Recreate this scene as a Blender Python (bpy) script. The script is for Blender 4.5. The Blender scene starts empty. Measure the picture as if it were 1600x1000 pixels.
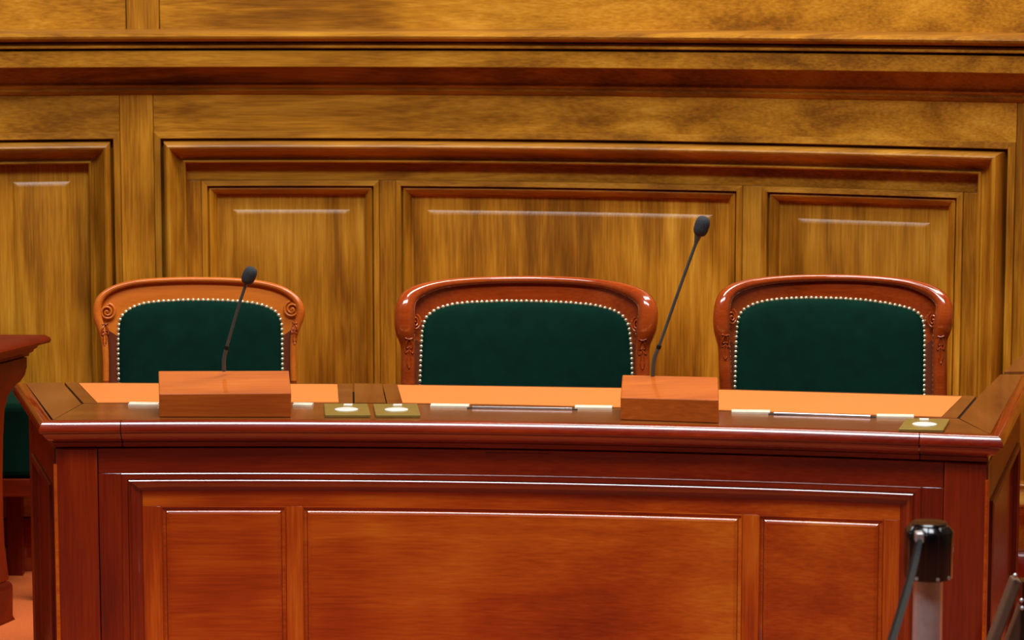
import bpy, bmesh, math, random
from mathutils import Vector, Matrix
random.seed(7)
scene = bpy.context.scene
C = scene.collection

# ------------------------------------------------------------------ camera
F = 4300.0
CAM = Vector((0.0, 0.0, 1.77))
PITCH = math.radians(7.26)
cd = bpy.data.cameras.new('camera'); cam = bpy.data.objects.new('camera', cd); C.objects.link(cam)
cam.location = CAM
cam.rotation_euler = (math.radians(90) - PITCH, 0, 0)
cd.sensor_width = 36.0; cd.lens = F / 1600 * 36.0
cd.clip_end = 60
cd.dof.use_dof = True; cd.dof.focus_distance = 6.6; cd.dof.aperture_fstop = 6.3
scene.camera = cam

# ------------------------------------------------------------------ light
w = bpy.data.worlds.new('world'); scene.world = w; w.use_nodes = True
w.node_tree.nodes['Background'].inputs[0].default_value = (1.0, 0.93, 0.84, 1)
w.node_tree.nodes['Background'].inputs[1].default_value = 0.05

def area(name, loc, target, sx, sy, power, col):
    l = bpy.data.lights.new(name, 'AREA'); l.shape = 'RECTANGLE'; l.size = sx; l.size_y = sy
    l.energy = power; l.color = col
    o = bpy.data.objects.new(name, l); C.objects.link(o); o.location = loc
    d = Vector(target) - Vector(loc)
    o.rotation_euler = d.to_track_quat('-Z', 'Y').to_euler()
    return o
area('high_window_light', (-0.6, 3.3, 5.7), (0.1, 6.9, 0.8), 5.0, 1.3, 330, (0.92, 0.96, 1.0))
area('ceiling_light_row', (1.1, 6.35, 4.7), (0.8, 6.9, 0.0), 3.4, 0.8, 175, (1.0, 0.93, 0.80))

vs = scene.view_settings
scene.display_settings.display_device = 'sRGB'
vs.view_transform = 'Standard'; vs.look = 'None'; vs.gamma = 1.0; vs.use_curve_mapping = False
vs.exposure = 0.0

# ------------------------------------------------------------------ measuring: pixel of the photograph -> point on a surface
_cp, _sp = math.cos(PITCH), math.sin(PITCH)
def ray(px, py):
    a = (px - 800) / F; b = (py - 500) / F
    return Vector((a, _cp - b * _sp, -_sp - b * _cp))
def P(px, py, S):
    """S: (x, z) -> y"""
    d = ray(px, py); y = 7.0
    for _ in range(30):
        t = y / d.y
        y = S(d.x * t, CAM.z + d.z * t)
    t = y / d.y
    return Vector((d.x * t, y, CAM.z + d.z * t))
def PZ(px, py, z):
    d = ray(px, py); t = (z - CAM.z) / d.z
    return Vector((d.x * t, d.y * t, z))

# ------------------------------------------------------------------ materials
def new_mat(name):
    m = bpy.data.materials.new(name); m.use_nodes = True
    nt = m.node_tree; b = nt.nodes['Principled BSDF']
    return m, nt, b
def wood(name, stops, axis, scale=1.0, rough=0.3, coat=0.3, coat_rough=0.12, bump=0.02, var=0.12, figure=0.5):
    """axis = direction of the grain: 'x' or 'z' or 'y'"""
    m, nt, b = new_mat(name); N = nt.nodes; L = nt.links
    tc = N.new('ShaderNodeTexCoord'); oi = N.new('ShaderNodeObjectInfo')
    add = N.new('ShaderNodeVectorMath'); add.operation = 'MULTIPLY_ADD'
    comb = N.new('ShaderNodeCombineXYZ')
    for i, k in enumerate((7.3, 3.1, 5.7)):
        mm = N.new('ShaderNodeMath'); mm.operation = 'MULTIPLY'; mm.inputs[1].default_value = k
        L.new(oi.outputs['Random'], mm.inputs[0]); L.new(mm.outputs[0], comb.inputs[i])
    add.inputs[1].default_value = (1, 1, 1)
    L.new(tc.outputs['Object'], add.inputs[0]); L.new(comb.outputs[0], add.inputs[2])
    def mapped(s_along, s_across):
        mp = N.new('ShaderNodeMapping')
        v = [s_across] * 3; v['xyz'.index(axis)] = s_along
        mp.inputs['Scale'].default_value = [q * scale for q in v]
        L.new(add.outputs[0], mp.inputs[0]); return mp
    m1 = mapped(1.2, 9.0); n1 = N.new('ShaderNodeTexNoise'); n1.inputs['Scale'].default_value = 1.0
    n1.inputs['Detail'].default_value = 4; n1.inputs['Distortion'].default_value = 1.2
    L.new(m1.outputs[0], n1.inputs[0])
    m2 = mapped(7.0, 190.0); n2 = N.new('ShaderNodeTexNoise'); n2.inputs['Scale'].default_value = 1.0
    n2.inputs['Detail'].default_value = 3; n2.inputs['Roughness'].default_value = 0.6
    L.new(m2.outputs[0], n2.inputs[0])
    m3 = mapped(3.0, 3.0); n3 = N.new('ShaderNodeTexNoise'); n3.inputs['Scale'].default_value = 1.0
    n3.inputs['Detail'].default_value = 2
    L.new(m3.outputs[0], n3.inputs[0])
    mx = N.new('ShaderNodeMix'); mx.data_type = 'FLOAT'; mx.inputs[0].default_value = 0.38
    L.new(n1.outputs[0], mx.inputs[2]); L.new(n2.outputs[0], mx.inputs[3])
    mx2 = N.new('ShaderNodeMix'); mx2.data_type = 'FLOAT'; mx2.inputs[0].default_value = figure * 0.5
    L.new(mx.outputs[0], mx2.inputs[2]); L.new(n3.outputs[0], mx2.inputs[3])
    cr = N.new('ShaderNodeValToRGB'); e = cr.color_ramp.elements
    e[0].position = stops[0][0]; e[0].color = (*stops[0][1], 1)
    e[1].position = stops[-1][0]; e[1].color = (*stops[-1][1], 1)
    for p, c in stops[1:-1]:
        q = e.new(p); q.color = (*c, 1)
    L.new(mx2.outputs[0], cr.inputs[0])
    hs = N.new('ShaderNodeHueSaturation')
    mr = N.new('ShaderNodeMapRange'); mr.inputs[3].default_value = 1 - var; mr.inputs[4].default_value = 1 + var
    L.new(oi.outputs['Random'], mr.inputs[0]); L.new(mr.outputs[0], hs.inputs['Value'])
    L.new(cr.outputs[0], hs.inputs['Color'])
    L.new(hs.outputs[0], b.inputs['Base Color'])
    b.inputs['Roughness'].default_value = rough
    b.inputs['Coat Weight'].default_value = coat; b.inputs['Coat Roughness'].default_value = coat_rough
    b.inputs['Specular IOR Level'].default_value = 0.3; b.inputs['Coat IOR'].default_value = 1.7 if coat_rough < .1 else 1.5
    bp = N.new('ShaderNodeBump'); bp.inputs['Strength'].default_value = bump * 5; bp.inputs['Distance'].default_value = 0.002
    L.new(n2.outputs[0], bp.inputs['Height']); L.new(bp.outputs[0], b.inputs['Normal'])
    return m
def plain(name, col, rough=0.5, metal=0.0, coat=0.0, nscale=60, namt=0.08, bump=0.0, sheen=0.0, sheen_col=None, spec=None):
    m, nt, b = new_mat(name); N = nt.nodes; L = nt.links
    tc = N.new('ShaderNodeTexCoord'); n = N.new('ShaderNodeTexNoise'); n.inputs['Scale'].default_value = nscale
    n.inputs['Detail'].default_value = 3
    L.new(tc.outputs['Object'], n.inputs[0])
    cr = N.new('ShaderNodeValToRGB'); e = cr.color_ramp.elements
    e[0].position = 0.3; e[1].position = 0.7
    e[0].color = (*[c * (1 - namt) for c in col], 1); e[1].color = (*[min(1, c * (1 + namt)) for c in col], 1)
    L.new(n.outputs[0], cr.inputs[0]); L.new(cr.outputs[0], b.inputs['Base Color'])
    b.inputs['Roughness'].default_value = rough; b.inputs['Metallic'].default_value = metal
    b.inputs['Coat Weight'].default_value = coat
    if spec is not None: b.inputs['Specular IOR Level'].default_value = spec
    if sheen:
        b.inputs['Sheen Weight'].default_value = sheen; b.inputs['Sheen Roughness'].default_value = 0.35
        b.inputs['Sheen Tint'].default_value = (*sheen_col, 1)
    if bump:
        bp = N.new('ShaderNodeBump'); bp.inputs['Strength'].default_value = bump; bp.inputs['Distance'].default_value = 0.002
        L.new(n.outputs[0], bp.inputs['Height']); L.new(bp.outputs[0], b.inputs['Normal'])
    return m

OAK = [(0.31, (0.09, 0.028, 0.002)), (0.44, (0.29, 0.106, 0.005)), (0.54, (0.50, 0.210, 0.012)), (0.66, (0.72, 0.36, 0.035))]
MAH = [(0.30, (0.10, 0.004, 0.001)), (0.47, (0.23, 0.012, 0.001)), (0.58, (0.32, 0.026, 0.001)), (0.72, (0.44, 0.06, 0.003))]
SID = [(p_, tuple(q_ * .6 for q_ in c_)) for p_, c_ in MAH]  # desk mahogany dimmed: shade put into the colour of the side pieces
PAN = [(0.32, (0.26, 0.017, 0.001)), (0.45, (0.52, 0.062, 0.002)), (0.56, (0.73, 0.135, 0.005)), (0.68, (0.90, 0.27, 0.015))]
CHR = [(0.30, (0.17, 0.018, 0.003)), (0.5, (0.38, 0.050, 0.006)), (0.7, (0.54, 0.10, 0.012))]
TOP = [(0.30, (0.15, 0.045, 0.010)), (0.5, (0.24, 0.075, 0.016)), (0.7, (0.32, 0.12, 0.028))]
BOX = [(0.30, (0.30, 0.050, 0.007)), (0.5, (0.54, 0.12, 0.014)), (0.7, (0.74, 0.21, 0.03))]
M = dict(
    oak_h=wood('oak_horizontal_grain', OAK, 'x', rough=0.40, coat=0.28, coat_rough=0.2, figure=0.6),
    oak_v=wood('oak_vertical_grain', OAK, 'z', rough=0.40, coat=0.28, coat_rough=0.2, figure=0.6),
    mah_h=wood('mahogany_horizontal_grain', MAH, 'x', rough=0.26, coat=1.0, coat_rough=0.04, var=0.05),
    mah_v=wood('mahogany_vertical_grain', MAH, 'z', rough=0.26, coat=1.0, coat_rough=0.04, var=0.05),
    panel=wood('mahogany_panel', PAN, 'x', rough=0.32, coat=0.8, coat_rough=0.05, var=0.04, figure=0.9),
    top=wood('desktop_wood', TOP, 'x', rough=0.22, coat=0.5, var=0.03),
    topside=wood('desktop_side_wood', TOP, 'y', rough=0.22, coat=0.5, var=0.03),
    chair=wood('chair_mahogany', CHR, 'x', rough=0.2, coat=0.9, coat_rough=0.06, var=0.03),
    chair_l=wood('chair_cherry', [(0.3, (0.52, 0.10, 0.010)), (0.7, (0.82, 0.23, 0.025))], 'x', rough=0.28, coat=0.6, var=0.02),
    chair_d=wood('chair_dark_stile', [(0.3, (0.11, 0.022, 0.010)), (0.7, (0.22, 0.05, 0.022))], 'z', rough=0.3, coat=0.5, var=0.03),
    box=wood('microphone_box_wood', BOX, 'x', rough=0.28, coat=0.4, var=0.03),
    sid_h=wood('shaded_mahogany_horizontal', SID, 'x', rough=0.42, coat=0.25, coat_rough=0.3, var=0.05),
    sid_v=wood('shaded_mahogany_vertical', SID, 'z', rough=0.42, coat=0.25, coat_rough=0.3, var=0.05),
    rail=wood('dull_rail_wood', [(0.3, (0.10, 0.055, 0.035)), (0.7, (0.20, 0.12, 0.08))], 'z', rough=0.5, coat=0.1),
    dark=plain('dark_joint', (0.012, 0.004, 0.002), 0.7),
    leather=plain('tan_leather', (0.84, 0.27, 0.06), 0.42, nscale=300, namt=0.03, bump=0.05),
    velvet=plain('green_velvet', (0.001, 0.022, 0.014), 0.9, nscale=25, namt=0.15, sheen=0.22, sheen_col=(0.02, 0.45, 0.25), spec=0.1),
    nail=plain('pale_brass_nail', (0.80, 0.76, 0.50), 0.28, metal=0.65),
    brass=plain('brass_plate', (0.40, 0.30, 0.07), 0.4, metal=0.55),
    cream=plain('cream_metal', (0.85, 0.82, 0.66), 0.35),
    white=plain('white_plastic', (0.88, 0.88, 0.84), 0.35),
    silver=plain('brushed_metal', (0.62, 0.55, 0.58), 0.25, metal=0.9),
    foam=plain('grey_foam', (0.035, 0.04, 0.045), 0.95, nscale=400, namt=0.4, bump=0.6),
    neck=plain('gunmetal', (0.085, 0.10, 0.09), 0.4, metal=0.2),
    red=plain('dark_red_plastic', (0.12, 0.01, 0.015), 0.3),
    black=plain('black_gloss_plastic', (0.004, 0.004, 0.006), 0.16, coat=0.4),
    steel=plain('satin_steel', (0.66, 0.66, 0.68), 0.33, metal=0.55),
    belt=plain('dark_belt', (0.012, 0.013, 0.014), 0.6, spec=0.15),
    carpet=plain('orange_carpet', (0.80, 0.19, 0.055), 0.95, nscale=220, namt=0.12, bump=0.3, spec=0.05),
    floor2=plain('unseen_low_bounce_floor', (0.26, 0.07, 0.035), 0.7, nscale=90, namt=0.2, spec=0.1),
    plaster=plain('brown_wall_paint', (0.17, 0.10, 0.05), 0.85, nscale=6, namt=0.05),
)

# ------------------------------------------------------------------ mesh helpers
def mk(name, verts, faces, mat, parent=None, smooth=True, angle=32, recalc=True):
    me = bpy.data.meshes.new(name)
    bm = bmesh.new()
    vv = [bm.verts.new(v) for v in verts]
    for f in faces:
        g = []
        for i in f:
            if i not in g: g.append(i)
        if len(g) > 2:
            try: bm.faces.new([vv[i] for i in g])
            except ValueError: pass
    bmesh.ops.remove_doubles(bm, verts=bm.verts, dist=1e-6)
    if recalc: bmesh.ops.recalc_face_normals(bm, faces=bm.faces)
    if smooth:
        a = math.radians(angle)
        for f in bm.faces: f.smooth = True
        for e in bm.edges:
            if len(e.link_faces) == 2 and e.calc_face_angle(0) > a: e.smooth = False
    bm.to_mesh(me); bm.free()
    me.materials.append(M[mat] if isinstance(mat, str) else mat)
    o = bpy.data.objects.new(name, me); C.objects.link(o)
    if parent is not None:
        o.parent = parent
        o.matrix_parent_inverse = Matrix.Translation(-parent.location) if parent.parent is None else Matrix.Identity(4)
    return o
def thing(name, label, cat, loc, group=None):
    o = bpy.data.objects.new(name, None); C.objects.link(o); o.location = loc
    o['label'] = label; o['category'] = cat
    if group: o['group'] = group
    return o
def structure(o, label, cat):
    o['kind'] = 'structure'; o['label'] = label; o['category'] = cat; return o

class MB:
    def __init__(s): s.v = []; s.f = []
    def add(s, v, f):
        n = len(s.v); s.v += [Vector(p) for p in v]; s.f += [[i + n for i in q] for q in f]; return s
    def box(s, x0, x1, y0, y1, z0, z1):
        return s.add([(x, y, z) for z in (z0, z1) for y in (y0, y1) for x in (x0, x1)],
                     [(0, 2, 3, 1), (4, 5, 7, 6), (0, 1, 5, 4), (2, 6, 7, 3), (0, 4, 6, 2), (1, 3, 7, 5)])
    def prism(s, poly, z0, z1):
        n = len(poly)
        v = [(p[0], p[1], z0) for p in poly] + [(p[0], p[1], z1) for p in poly]
        f = [list(range(n)), list(range(n, 2 * n))] + [[i, (i + 1) % n, n + (i + 1) % n, n + i] for i in range(n)]
        return s.add(v, f)
    def tube(s, pts, rad, k=10, closed_ends=True, squash=None):
        pts = [Vector(p) for p in pts]; n = len(pts)
        if not hasattr(rad, '__len__'): rad = [rad] * n
        prev = None; V = []
        for i in range(n):
            t = (pts[min(i + 1, n - 1)] - pts[max(i - 1, 0)]).normalized()
            if prev is None:
                a = Vector((0, 1, 0)) if abs(t.y) < 0.9 else Vector((1, 0, 0))
                prev = (a - t * a.dot(t)).normalized()
            else: prev = (prev - t * prev.dot(t)).normalized()
            b = t.cross(prev)
            for j in range(k):
                a = 2 * math.pi * j / k
                V.append(pts[i] + (prev * math.cos(a) + b * math.sin(a)) * rad[i])
        Fc = [[i * k + j, i * k + (j + 1) % k, (i + 1) * k + (j + 1) % k, (i + 1) * k + j] for i in range(n - 1) for j in range(k)]
        if closed_ends: Fc += [list(range(k)), list(range((n - 1) * k, n * k))]
        return s.add(V, Fc)
    def lathe(s, prof, c=(0, 0, 0), axis=(0, 0, 1), k=20, radfn=None):
        ax = Vector(axis).normalized(); a = Vector((1, 0, 0)) if abs(ax.x) < 0.9 else Vector((0, 1, 0))
        a = (a - ax * a.dot(ax)).normalized(); b = ax.cross(a); c = Vector(c); V = []
        for r, h in prof:
            for j in range(k):
                q = 2 * math.pi * j / k; rr = r * (radfn(q, h) if radfn else 1)
                V.append(c + ax * h + (a * math.cos(q) + b * math.sin(q)) * rr)
        n = len(prof)
        Fc = [[i * k + j, i * k + (j + 1) % k, (i + 1) * k + (j + 1) % k, (i + 1) * k + j] for i in range(n - 1) for j in range(k)]
        Fc += [list(range(k)), list(range((n - 1) * k, n * k))]
        return s.add(V, Fc)
    def build(s, name, mat, parent=None, **kw): return mk(name, s.v, s.f, mat, parent, **kw)

def lin(a, b, n): return [a + (b - a) * i / n for i in range(n + 1)]
def strip(prof, u0, u1, Mp, name, mat, parent, n=None, cap=True):
    """profile [(d, z)] run along u"""
    n = n or max(1, int(abs(u1 - u0) / 0.07)); us = lin(u0, u1, n); k = len(prof)
    V = [Mp(u, d, z) for u in us for d, z in prof]
    Fc = [[i * k + j, i * k + j + 1, (i + 1) * k + j + 1, (i + 1) * k + j] for i in range(n) for j in range(k - 1)]
    if cap: Fc += [list(range(k)), list(range(n * k, (n + 1) * k))]
    return mk(name, V, Fc, mat, parent)
def slab(u0, u1, z0, z1, d, Mp, name, mat, parent, th=0.03, ch=0.0012):
    """a board standing on the mapped surface, its face at depth d"""
    n = max(1, int(abs(u1 - u0) / 0.07)); us = [u0, u0 + ch] + lin(u0 + ch, u1 - ch, n)[1:] + [u1]
    prof = [(d - th, z0), (d - ch, z0), (d, z0 + ch), (d, z1 - ch), (d - ch, z1), (d - th, z1)]
    V = []; k = len(prof)
    for i, u in enumerate(us):
        e = i in (0, len(us) - 1)
        V += [Mp(u, (min(q, d - ch) if e else q), z) for q, z in prof]
    Fc = [[i * k + j, i * k + j + 1, (i + 1) * k + j + 1, (i + 1) * k + j] for i in range(len(us) - 1) for j in range(k - 1)]
    Fc += [list(range(k)), list(range((len(us) - 1) * k, len(us) * k))]
    return mk(name, V, Fc, mat, parent)
def frame(u0, u1, z0, z1, prof, Mp, mats, parent, name='panel_moulding'):
    """prof [(inset, d)]; four mitred pieces: top, bottom, left, right"""
    k = len(prof)
    for side in ('top', 'bottom'):
        V = []; n = max(2, int(abs(u1 - u0) / 0.07))
        for t in lin(0, 1, n):
            for s, d in prof:
                u = (u0 + s) + (u1 - u0 - 2 * s) * t
                V.append(Mp(u, d, z1 - s if side == 'top' else z0 + s))
        Fc = [[i * k + j, i * k + j + 1, (i + 1) * k + j + 1, (i + 1) * k + j] for i in range(n) for j in range(k - 1)]
        mk(name, V, Fc, mats[0], parent)
    for side in ('left', 'right'):
        V = []
        for t in (0, 1):
            for s, d in prof:
                V.append(Mp(u0 + s if side == 'left' else u1 - s, d, (z0 + s) + (z1 - z0 - 2 * s) * t))
        Fc = [[j, j + 1, k + j + 1, k + j] for j in range(k - 1)]
        mk(name, V, Fc, mats[1], parent)
def raised(u0, u1, z0, z1, prof, Mp, name, mat, parent):
    """field panel, its height a function of the inset from the edge; prof [(inset, d)] then flat"""
    ins = [p[0] for p in prof]; hs = [p[1] for p in prof]
    n = max(1, int((u1 - u0) / 0.07)); a = ins[-1]
    us = [u0 + i for i in ins] + lin(u0 + a, u1 - a, n)[1:-1] + [u1 - i for i in reversed(ins)]
    zs = [z0 + i for i in ins] + [z1 - i for i in reversed(ins)]
    K = len(ins)
    def h(i, j):
        q = min(i, len(us) - 1 - i, j, len(zs) - 1 - j, K - 1); return hs[q]
    V = [Mp(us[i], h(i, j), zs[j]) for i in range(len(us)) for j in range(len(zs))]
    m = len(zs); Fc = []
    for i in range(len(us) - 1):
        for j in range(m - 1):
            a_, b_, c_, d_ = i * m + j, (i + 1) * m + j, (i + 1) * m + j + 1, i * m + j + 1
            lo_u = i < K - 1; hi_u = i >= len(us) - K; lo_z = j < K - 1; hi_z = j >= m - K
            if (lo_u and lo_z) or (hi_u and hi_z): Fc += [[a_, b_, c_], [a_, c_, d_]]
            elif (lo_u and hi_z) or (hi_u and lo_z): Fc += [[a_, b_, d_], [b_, c_, d_]]
            else: Fc.append([a_, b_, c_, d_])
    return mk(name, V, Fc, mat, parent)
def sweep(path, prof, name, mat, parent, cap=True):
    """prof [(outward, z)] along a 2D path; outward = right-hand side of the direction of travel"""
    n = len(path); V = []; k = len(prof)
    for i, p in enumerate(path):
        p = Vector(p); t0 = (p - Vector(path[i - 1])).normalized() if i else None
        t1 = (Vector(path[i + 1]) - p).normalized() if i < n - 1 else None
        if t0 is None: t0 = t1
        if t1 is None: t1 = t0
        n0 = Vector((t0.y, -t0.x)); n1 = Vector((t1.y, -t1.x)); m = (n0 + n1).normalized(); m = m / max(0.3, m.dot(n0))
        V += [(p.x + m.x * o, p.y + m.y * o, z) for o, z in prof]
    Fc = [[i * k + j, i * k + j + 1, (i + 1) * k + j + 1, (i + 1) * k + j] for i in range(n - 1) for j in range(k - 1)]
    if cap: Fc += [list(range(k)), list(range((n - 1) * k, n * k))]
    return mk(name, V, Fc, mat, parent)

# ================================================================== THE ROOM
fl = MB().box(-3.6, 4.2, 5.75, 9.4, -0.1, 0.0).build('floor', 'carpet', smooth=False)
structure(fl, 'orange-red carpet floor under the desks', 'floor')
f2 = MB().box(-3.6, 4.2, -3.2, 5.75, -0.1, 0.0).build('floor', 'floor2', smooth=False)  # unseen zone, added dark to hold down the orange bounce from the carpet
structure(f2, 'unseen floor zone in front of the long desk, made dark red to cut bounce light', 'floor')
ce = MB().box(-3.6, 4.2, -3.2, 9.4, 5.9, 6.0).build('ceiling', 'plaster', smooth=False)
structure(ce, 'plain brown ceiling above the hall', 'ceiling')
for nm, b in (('wall_left', (-3.7, -3.6, -3.2, 9.4)), ('wall_right', (4.2, 4.3, -3.2, 9.4)), ('wall_front', (-3.6, 4.2, -3.3, -3.2))):
    o = MB().box(*b, 0, 6).build(nm, 'plaster', smooth=False)
    structure(o, 'plain brown side wall of the hall' if nm != 'wall_front' else 'plain brown wall behind the viewer', 'wall')

WX0, WK, WY = -0.626, 1 / 3.97, 8.1
def SW(x, z=0): return WY - WK / 2 * (x - WX0) ** 2
def MW(u, d, z):
    t = -WK * (u - WX0); n = Vector((t, -1)).normalized()
    return Vector((u + n.x * d, SW(u) + n.y * d, z))
def wx(px, py=400): return P(px, py, SW).x
def wz(py, px=400): return P(px, py, SW).z
UL, UR = -2.95, 2.35
oak = ('oak_h', 'oak_v')
# backing wall with real thickness, curved, from the floor to the ceiling
wall = strip([(-0.06, 0.0), (-0.06, 6.0), (-0.16, 6.0), (-0.16, 0.0), (-0.06, 0.0)], UL, UR, MW, 'wall_back', 'oak_h', None)
structure(wall, 'gently curved oak-panelled wall behind the green chairs', 'wall')
zc_top = wz(46); z_frieze0 = wz(206); z_frieze1 = wz(140)
# cornice pieces, top to bottom
def cz(*a): return [(d, wz(y)) for d, y in a]
strip(cz((-0.03, 44), (0.006, 45), (0.090, 47.5), (0.112, 49), (0.124, 52), (0.128, 55), (0.125, 58.5), (0.115, 62), (0.104, 63.5), (-0.03, 64)), UL, UR, MW, 'cornice_nosing', 'oak_h', wall)
strip(cz((-0.03, 64.3), (0.095, 66), (0.097, 68.5), (0.106, 69.5), (0.106, 73), (0.095, 74.5), (-0.03, 75)), UL, UR, MW, 'cornice_fillet', 'oak_h', wall)
strip(cz((-0.03, 75.5), (0.091, 77), (0.101, 78.5), (0.101, 102), (0.097, 103.5), (-0.03, 104)), UL, UR, MW, 'cornice_fascia', 'oak_h', wall)
strip(cz((-0.03, 104.2), (0.030, 105), (0.026, 112), (0.021, 120), (0.018, 128), (0.020, 130), (0.023, 132.5), (0.020, 135), (0.015, 137), (0.015, 141), (0.009, 144), (0.003, 147), (-0.03, 147.5)), UL, UR, MW, 'cornice_cove', 'oak_h', wall)
# upper wall boards (above the cornice) and the frieze with its stiles
xs_up = [UL, wx(197, 20), wx(249, 20), UR]
ztop2 = 2.25
slab(UL, xs_up[1] - .001, zc_top - .01, ztop2, 0.0, MW, 'upper_panel', 'oak_h', wall)
slab(xs_up[1] + .001, xs_up[2] - .001, zc_top - .01, ztop2, 0.004, MW, 'stile', 'oak_v', wall)
slab(xs_up[2] + .001, wx(1640), zc_top - .01, ztop2, 0.0, MW, 'upper_panel', 'oak_h', wall)
slab(wx(1640) + .001, UR, zc_top - .01, ztop2, 0.0, MW, 'upper_panel', 'oak_h', wall)
slab(UL, UR, ztop2 + .002, 5.9, 0.0, MW, 'upper_panel', 'oak_h', wall)
zb = 0.16
zbot = zb + 0.10
# bays: (outer left px, outer right px) of each big moulded frame
bayA = (wx(-58), wx(191)); bayB = (wx(243), wx(1588, 230)); bayC = (wx(1640), wx(1889))
# stiles between the bays
st = [(bayA[1], bayB[0]), (bayB[1], bayC[0]), (wx(-112), bayA[0])]
for a, b in st: slab(a + .0008, b - .0008, zb, z_frieze1, 0.0, MW, 'stile', 'oak_v', wall)
for a, b in (bayA, bayB, bayC, (UL, wx(-112)), (bayC[1], UR)):
    if b > a: slab(a + .0008, b - .0008, z_frieze0, z_frieze1, 0.0, MW, 'frieze_rail', 'oak_h', wall)
    if b > a: slab(a + .0008, b - .0008, zb, zbot, 0.0, MW, 'bottom_rail', 'oak_h', wall)
slab(UL, wx(-112) - .001, zbot, z_frieze0 - .001, 0.0, MW, 'stile', 'oak_v', wall)
if UR > bayC[1] + .02: slab(bayC[1] + .001, UR, zbot, z_frieze0 - .001, 0.0, MW, 'stile', 'oak_v', wall)
BIG = [(0.0, -0.004), (0.001, 0.004), (0.002, 0.005), (0.019, 0.006), (0.0205, 0.003), (0.021, -0.016), (0.0285, -0.018), (0.029, 0.012),
       (0.0300, 0.026), (0.0325, 0.037), (0.037, 0.044), (0.042, 0.046), (0.047, 0.044), (0.052, 0.037), (0.057, 0.028), (0.063, 0.018), (0.070, 0.010), (0.079, 0.005),
       (0.0835, 0.006), (0.0845, 0.012), (0.088, 0.0145), (0.0915, 0.012), (0.0925, -0.008), (0.095, -0.013)]
SMALL = [(0.0, -0.016), (0.001, -0.009), (0.016, -0.008), (0.0175, -0.011), (0.018, -0.020), (0.0215, -0.021), (0.0225, -0.014), (0.026, -0.0135), (0.033, -0.017),
         (0.041, -0.025), (0.043, -0.027), (0.0435, -0.032), (0.049, -0.033)]
BIG = [(a_, d_ * (1.25 if d_ > 0 else 1.5)) for a_, d_ in BIG]
SMALL = [(a_, -.0195 + (d_ + .013) * 1.6) for a_, d_ in SMALL]
ztA = wz(205)
for i, (a, b) in enumerate((bayA, bayC)):
    frame(a, b, zbot, ztA, BIG, MW, oak, wall)
    raised(a + .093, b - .093, zbot + .093, ztA - .093, [(0, -.0195), (0.052, -.0195), (0.0525, -.0175), (0.059, -.0145), (0.065, -.0127), (0.066, -.0125)], MW, 'raised_panel', 'oak_v', wall)
a, b = bayB
frame(a, b, zbot, ztA, BIG, MW, oak, wall)
# inside the big frame: rails and stiles and three panels
zi1 = ztA - .093; zp1 = wz(282); zp0 = zbot + .16
xi0, xi1 = a + .094, b - .094
pxs = [(315, 592), (617, 1158), (1187, 1502)]
pan = [(wx(p, 340), wx(q, 340)) for p, q in pxs]
slab(xi0, xi1, zp1 - .0005, zi1, -0.0195, MW, 'inner_rail', 'oak_h', wall, th=.02)
slab(xi0, xi1, zbot + .094, zp0 + .0005, -0.0195, MW, 'inner_rail', 'oak_h', wall, th=.02)
edges = [xi0] + [v for p in pan for v in p] + [xi1]
for i in range(0, 8, 2):
    slab(edges[i] + .0006, edges[i + 1] - .0006, zp0 + .001, zp1 - .001, -0.020, MW, 'inner_stile', 'oak_v', wall, th=.02)
for i, (p, q) in enumerate(pan):
    frame(p, q, zp0, zp1, SMALL, MW, oak, wall)
    ww = (wx(365, 340) - wx(342, 340)) if i != 2 else (wx(1243, 360) - wx(1217, 360))
    raised(p + .047, q - .047, zp0 + .047, zp1 - .047, [(0, -.0515), (ww, -.0515), (ww + .0005, -.0495), (ww + .007, -.0465), (ww + .0125, -.0449), (ww + .0135, -.0447)], MW, 'raised_panel', 'oak_v', wall)
bb = strip([(-.03, 0.0), (0.02, 0.0), (0.02, 0.13), (0.016, 0.145), (0.006, 0.158), (-.03, 0.16)], UL, UR, MW, 'baseboard_back', 'mah_h', None)
structure(bb, 'dark wooden baseboard along the foot of the panelled wall', 'baseboard')

# ================================================================== THE DESK
DX0, DK, DY = -0.618, 0.15, 6.0
ZT = 0.78
def SD(off):
    return lambda x, z: DY - DK / 2 * (x - DX0) ** 2 + off
def MD(u, d, z):
    t = -DK * (u - DX0); n = Vector((t, -1)).normalized()
    return Vector((u + n.x * d, SD(0)(u, z) + n.y * d, z))
BOFF = 0.045                       # body set back behind the nosing
SB = SD(BOFF)
def bx(px, py=850): return P(px, py, SB).x
def bz(py, px=600): return P(px, py, SB).z
desk = thing('long_desk', 'long red mahogany desk with three tan leather writing panels and moulded front', 'desk', (0.1, 6.2, 0))
mah = ('mah_h', 'mah_v')
nL = P(60, 668, SD(0)); nR = P(1568, 693, SD(0))
dirL = Vector((-0.150, 0.54)).normalized(); dirR = Vector((0.152, 0.58)).normalized()
LBR = 0.95
LB = 0.60                          # length of the side edges
uL, uR = nL.x, nR.x
def front_path(u0, u1, off, n=18): return [tuple(MD(u, -off, 0).xy) for u in lin(u0, u1, n)]
uJ0 = P(188, 668, SD(0)).x; uJ1 = P(1436, 690, SD(0)).x
def z0(py): return P(600, py, SD(0.005)).z
zn1 = ZT; zn0 = z0(677.5)
hN = zn1 - zn0
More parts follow.
